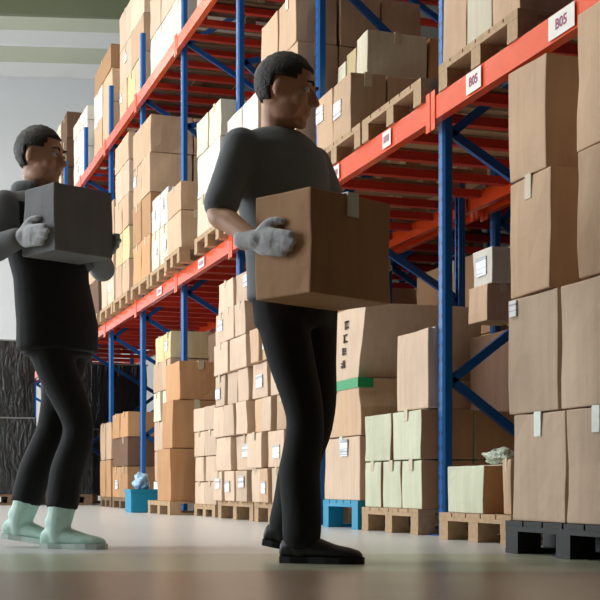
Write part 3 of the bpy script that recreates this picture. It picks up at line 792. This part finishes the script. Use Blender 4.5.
# walker in front (middle of the photo)
B2 = (.075, -.225); Z2 = 1.015; H2 = .185
root2 = empty('person', imgpos(300, 4.39), -PHI, 'person in dark grey t-shirt and black trousers striding with a brown carton', 'person', 'walking warehouse workers')
J2 = dict(pelvis=(-.02, .02, .93), chest=(-.075, .03, 1.385), head=(-.045, 0, 1.585), face=(.96, -.26, -.22), tilt=(.1, 0, 1),
    elbowR=(-.265, -.18, 1.14), wristR=tuple(side(B2, H2, -.10, .024, 1.03, -1)), hdirR=tuple(Fv*.95+Vector((0, 0, -.2))), palmR=tuple(Lv),
    elbowL=(.16, .27, 1.15), wristL=tuple(side(B2, H2, -.06, .024, .99, 1)), hdirL=tuple(Fv*.95+Vector((0, 0, -.2))), palmL=tuple(-Lv),
    kneeR=(.01, -.05, .485), ankleR=(.005, -.055, .088), toeR=(.97, -.25), kneeL=(.05, .09, .50), ankleL=(-.045, .13, .125), toeL=(.97, -.25), pitchL=.18, curl=(.06, .07, .08, .1))
person(J2, root2, yaw, DARKGREY, BLACKT, BLKSHOE, BLKSOLE, False, GLOVE)
def to_world(root, v):
    return root.location + Matrix.Rotation(-PHI, 3, 'Z') @ Vector(v)
p = to_world(root2, (B2[0], B2[1], Z2-.17))
carton(p.x, p.y, p.z, .255, H2*2, .33, 'brown', 'brown carton carried in the gloved hands of the striding person', None, rz=-PHI-yaw, across=True, tape_mat=M_TAPEW)
# walker farther back, at the edge of the photo
B1 = (.105, -.22); Z1 = 1.30; H1 = .14
root1 = empty('person', imgpos(52, 5.37), -PHI, 'person in grey hooded sweatshirt and pale mint boots holding a dark grey carton', 'person', 'walking warehouse workers')
J1 = dict(pelvis=(.02, .02, .93), chest=(-.05, .03, 1.40), head=(-.045, 0, 1.61), face=(.93, -.32, -.12), tilt=(0, 0, 1),
    elbowR=(-.20, -.19, 1.20), wristR=tuple(side(B1, H1, -.08, .026, 1.23, -1)), hdirR=tuple(Fv*.98+Vector((0, 0, -.05))), palmR=tuple(Lv),
    elbowL=(.17, .25, 1.19), wristL=tuple(side(B1, H1, -.04, .026, 1.23, 1)), hdirL=tuple(Fv*.98+Vector((0, 0, -.05))), palmL=tuple(-Lv),
    kneeR=(.11, -.04, .50), ankleR=(.035, -.05, .088), toeR=(.97, -.25), kneeL=(-.02, .08, .50), ankleL=(-.15, .10, .115), toeL=(.97, -.25), pitchL=.12, curl=(.06, .07, .08, .1))
person(J1, root1, yaw, GREY2, BLACKT, MINT, MINTS, True, GLOVE, boot=.12, under=BLACKT)
p = to_world(root1, (B1[0], B1[1], Z1-.14))
carton(p.x, p.y, p.z, .22, H1*2, .27, 'dark grey', 'dark grey carton held at chest height by the hooded person', None, rz=-PHI-yaw, across=False, tape=False)

# ------------------------------------------------------------------ the hall
def floor_mat():
    m, nt, b = nodes('hall_floor')
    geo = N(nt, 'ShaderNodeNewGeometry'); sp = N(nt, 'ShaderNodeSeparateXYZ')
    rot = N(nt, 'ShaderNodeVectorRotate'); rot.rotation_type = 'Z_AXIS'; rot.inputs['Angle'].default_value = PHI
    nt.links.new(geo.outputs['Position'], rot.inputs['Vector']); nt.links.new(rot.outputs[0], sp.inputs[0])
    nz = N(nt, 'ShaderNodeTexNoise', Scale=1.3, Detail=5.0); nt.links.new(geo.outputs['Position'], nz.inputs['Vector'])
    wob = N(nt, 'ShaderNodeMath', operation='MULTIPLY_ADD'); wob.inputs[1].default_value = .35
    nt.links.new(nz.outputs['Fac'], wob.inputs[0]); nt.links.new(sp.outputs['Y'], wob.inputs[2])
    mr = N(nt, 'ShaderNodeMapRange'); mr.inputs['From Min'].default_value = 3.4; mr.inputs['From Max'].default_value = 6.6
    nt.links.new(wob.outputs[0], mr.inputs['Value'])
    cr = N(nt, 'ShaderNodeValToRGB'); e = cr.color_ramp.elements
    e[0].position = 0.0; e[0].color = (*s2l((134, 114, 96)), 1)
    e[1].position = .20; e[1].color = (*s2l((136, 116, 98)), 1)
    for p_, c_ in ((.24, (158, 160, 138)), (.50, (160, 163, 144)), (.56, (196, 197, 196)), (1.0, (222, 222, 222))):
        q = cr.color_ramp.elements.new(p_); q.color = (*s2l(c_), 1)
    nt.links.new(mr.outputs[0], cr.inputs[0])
    n2 = N(nt, 'ShaderNodeTexNoise', Scale=4.0, Detail=4.0); nt.links.new(geo.outputs['Position'], n2.inputs['Vector'])
    mx = N(nt, 'ShaderNodeMix', data_type='RGBA', blend_type='MULTIPLY'); mx.inputs[0].default_value = .12
    nt.links.new(cr.outputs[0], mx.inputs[6]); nt.links.new(n2.outputs['Fac'], mx.inputs[7]); nt.links.new(mx.outputs[2], b.inputs['Base Color'])
    rr = N(nt, 'ShaderNodeMapRange'); rr.inputs['To Min'].default_value = .27; rr.inputs['To Max'].default_value = .33
    nt.links.new(n2.outputs['Fac'], rr.inputs['Value']); nt.links.new(rr.outputs[0], b.inputs['Roughness'])
    return m
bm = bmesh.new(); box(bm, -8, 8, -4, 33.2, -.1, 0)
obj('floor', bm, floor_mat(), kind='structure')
WALL = simple('wall_paint', (226, 227, 228), .8, var=.01, scale=2)
WALLR = simple('wall_side', (62, 56, 50), .8, var=.05, scale=2)
CH = 9.8; SK = R(13.3)    # the far wall and the roof purlins run at a slight angle to the racking
ux, uy = math.cos(SK), -math.sin(SK); WP = Vector((3.9, 30.3, 0))
def slanted(name, t0, t1, off, th, z0, z1, mat):
    """a straight wall or purlin parallel to the far wall, off metres in front of it"""
    bm = bmesh.new()
    M = Matrix(((ux, -uy, 0, WP.x), (uy, ux, 0, WP.y), (0, 0, 1, 0), (0, 0, 0, 1)))
    box(bm, t0, t1, -off-th, -off, z0, z1, M)
    return obj(name, bm, mat, kind='structure')
slanted('wall_far', -12.4, 4.3, -.2, .2, 0, CH, WALL)
bm = bmesh.new(); box(bm, -8, 8, -4.2, -4, 0, CH); obj('wall_near', bm, WALLR, kind='structure')
bm = bmesh.new(); box(bm, 8, 8.2, -4, 33.3, 0, CH); obj('wall_right', bm, WALLR, kind='structure')
WY = [(7, 13), (15, 21), (23, 28)]  # unseen windows, added in this wall to send daylight onto the aisle faces
bm = bmesh.new()
box(bm, -8.2, -8, -4, 33.3, 0, 1.0); box(bm, -8.2, -8, -4, 33.3, 6.5, CH)
e = [-4] + [v for w in WY for v in w] + [33.3]
for a, b in zip(e[0::2], e[1::2]): box(bm, -8.2, -8, a, b, 1.0, 6.5)
obj('wall_left', bm, simple('wall_left_paint', (128, 128, 126), .8, var=.02, scale=2), kind='structure')
def glass():
    m, nt, b = nodes('glass'); nt.nodes.remove(b)
    t = N(nt, 'ShaderNodeBsdfTransparent'); g = N(nt, 'ShaderNodeBsdfGlossy'); g.inputs['Roughness'].default_value = .05
    mx = N(nt, 'ShaderNodeMixShader'); mx.inputs[0].default_value = .06
    nt.links.new(t.outputs[0], mx.inputs[1]); nt.links.new(g.outputs[0], mx.inputs[2]); nt.links.new(mx.outputs[0], nt.nodes['Material Output'].inputs[0])
    return m
GL = glass()
for i, (a, b) in enumerate(WY):
    bm = bmesh.new()
    for k in range(5):
        y = a + (b-a)*k/4; box(bm, -8.14, -8.06, y-.04, y+.04, 1, 6.5)
    for zz in (1.04, 3.75, 6.46): box(bm, -8.14, -8.06, a, b, zz-.04, zz+.04)
    w = obj('unseen_window_%d' % (i+1), bm, M_STEEL, kind='structure')
    bm = bmesh.new(); box(bm, -8.11, -8.10, a, b, 1, 6.5); obj('pane', bm, GL, w)
# ceiling: sheet roof on pale purlins with translucent strips
CEIL = simple('ceiling_sheet', (196, 198, 176), .8, var=.02, scale=2)
bm = bmesh.new(); box(bm, -8.2, 8.2, -4.2, 33.4, CH, CH+.1); obj('ceiling', bm, CEIL, kind='structure')
PUR = simple('purlin', (226, 226, 226), .6, var=.01)
OLIVE = simple('purlin_olive', (112, 118, 92), .7, var=.01)
for i, off in enumerate((.5, 2.6, 4.7, 8.5, 12.5, 16.5)):
    slanted('trim_%d' % (i+1), -11.5+off*.2, 4.0-off*.2, off, .12, CH-(.30 if i < 2 else .42), CH-.001, PUR if i < 2 else OLIVE)

# ------------------------------------------------------------------ light
def area(name, loc, rot, sx, sy, power, col=(1, 1, 1)):
    l = bpy.data.lights.new(name, 'AREA'); l.shape = 'RECTANGLE'; l.size = sx; l.size_y = sy; l.energy = power; l.color = col
    o = bpy.data.objects.new(name, l); o.location = loc; o.rotation_euler = rot; COL.objects.link(o); return o
for i, (a, b) in enumerate(WY):
    area('unseen_window_light', (-7.95, (a+b)/2, 3.75), (0, R(-90), 0), 5.4, b-a, [760, 420, 400][i], (.90, .95, 1.0))  # added area light standing for daylight through the unseen window
ADDED_LAMP = simple('added_lamp_housing', (230, 230, 230), .5, var=0)
def emis():
    m, nt, b = nodes('added_lamp_tube'); b.inputs['Emission Color'].default_value = (1, .97, .9, 1); b.inputs['Emission Strength'].default_value = 6; return m
EM = emis()
for i, (x, y) in enumerate(((-2.5, 7), (-2.5, 12), (-2.5, 17), (-2.5, 22), (-2.5, 26))):  # unseen lamps, added over the aisle to brighten it
    r_ = empty('added_ceiling_lamp', (x, y, 8.9), label='long added ceiling lamp over the aisle, %s from the near wall' % ORD[i], cat='lamp', group='added ceiling lamps over the aisle')
    bm = bmesh.new(); box(bm, -.12, .12, -.8, .8, 0, .08); obj('housing', bm, ADDED_LAMP, r_)
    bm = bmesh.new(); box(bm, -.09, .09, -.75, .75, -.03, -.001); obj('diffuser', bm, EM, r_)
    for s in (-.6, .6):
        bm = bmesh.new(); box(bm, -.006, .006, s-.006, s+.006, .08, .899); obj('hanger_rod', bm, M_STEEL, r_)
    area('added_lamp_light', (x, y, 8.8), (0, 0, 0), 1.2, 1.6, 150, (1, .96, .88))

w = bpy.data.worlds.new('World'); bpy.context.scene.world = w; w.use_nodes = True
w.node_tree.nodes['Background'].inputs[0].default_value = (.85, .92, 1, 1); w.node_tree.nodes['Background'].inputs[1].default_value = 1.2

# ------------------------------------------------------------------ camera
cd = bpy.data.cameras.new('Camera'); cam = bpy.data.objects.new('Camera', cd); COL.objects.link(cam)
cd.sensor_width = 36; cd.sensor_fit = 'HORIZONTAL'; cd.lens = F/600*36; cd.shift_y = 185/600; cd.clip_end = 200
cam.location = (0, 0, CAMH); cam.rotation_euler = (R(90), 0, -PHI)
sc = bpy.context.scene; sc.camera = cam
sc.view_settings.view_transform = 'Standard'; sc.view_settings.look = 'None'; sc.view_settings.gamma = 1; sc.view_settings.use_curve_mapping = False
sc.view_settings.exposure = 0.2
try:
    sc.cycles.use_denoising = True; sc.cycles.max_bounces = 6
except Exception: pass
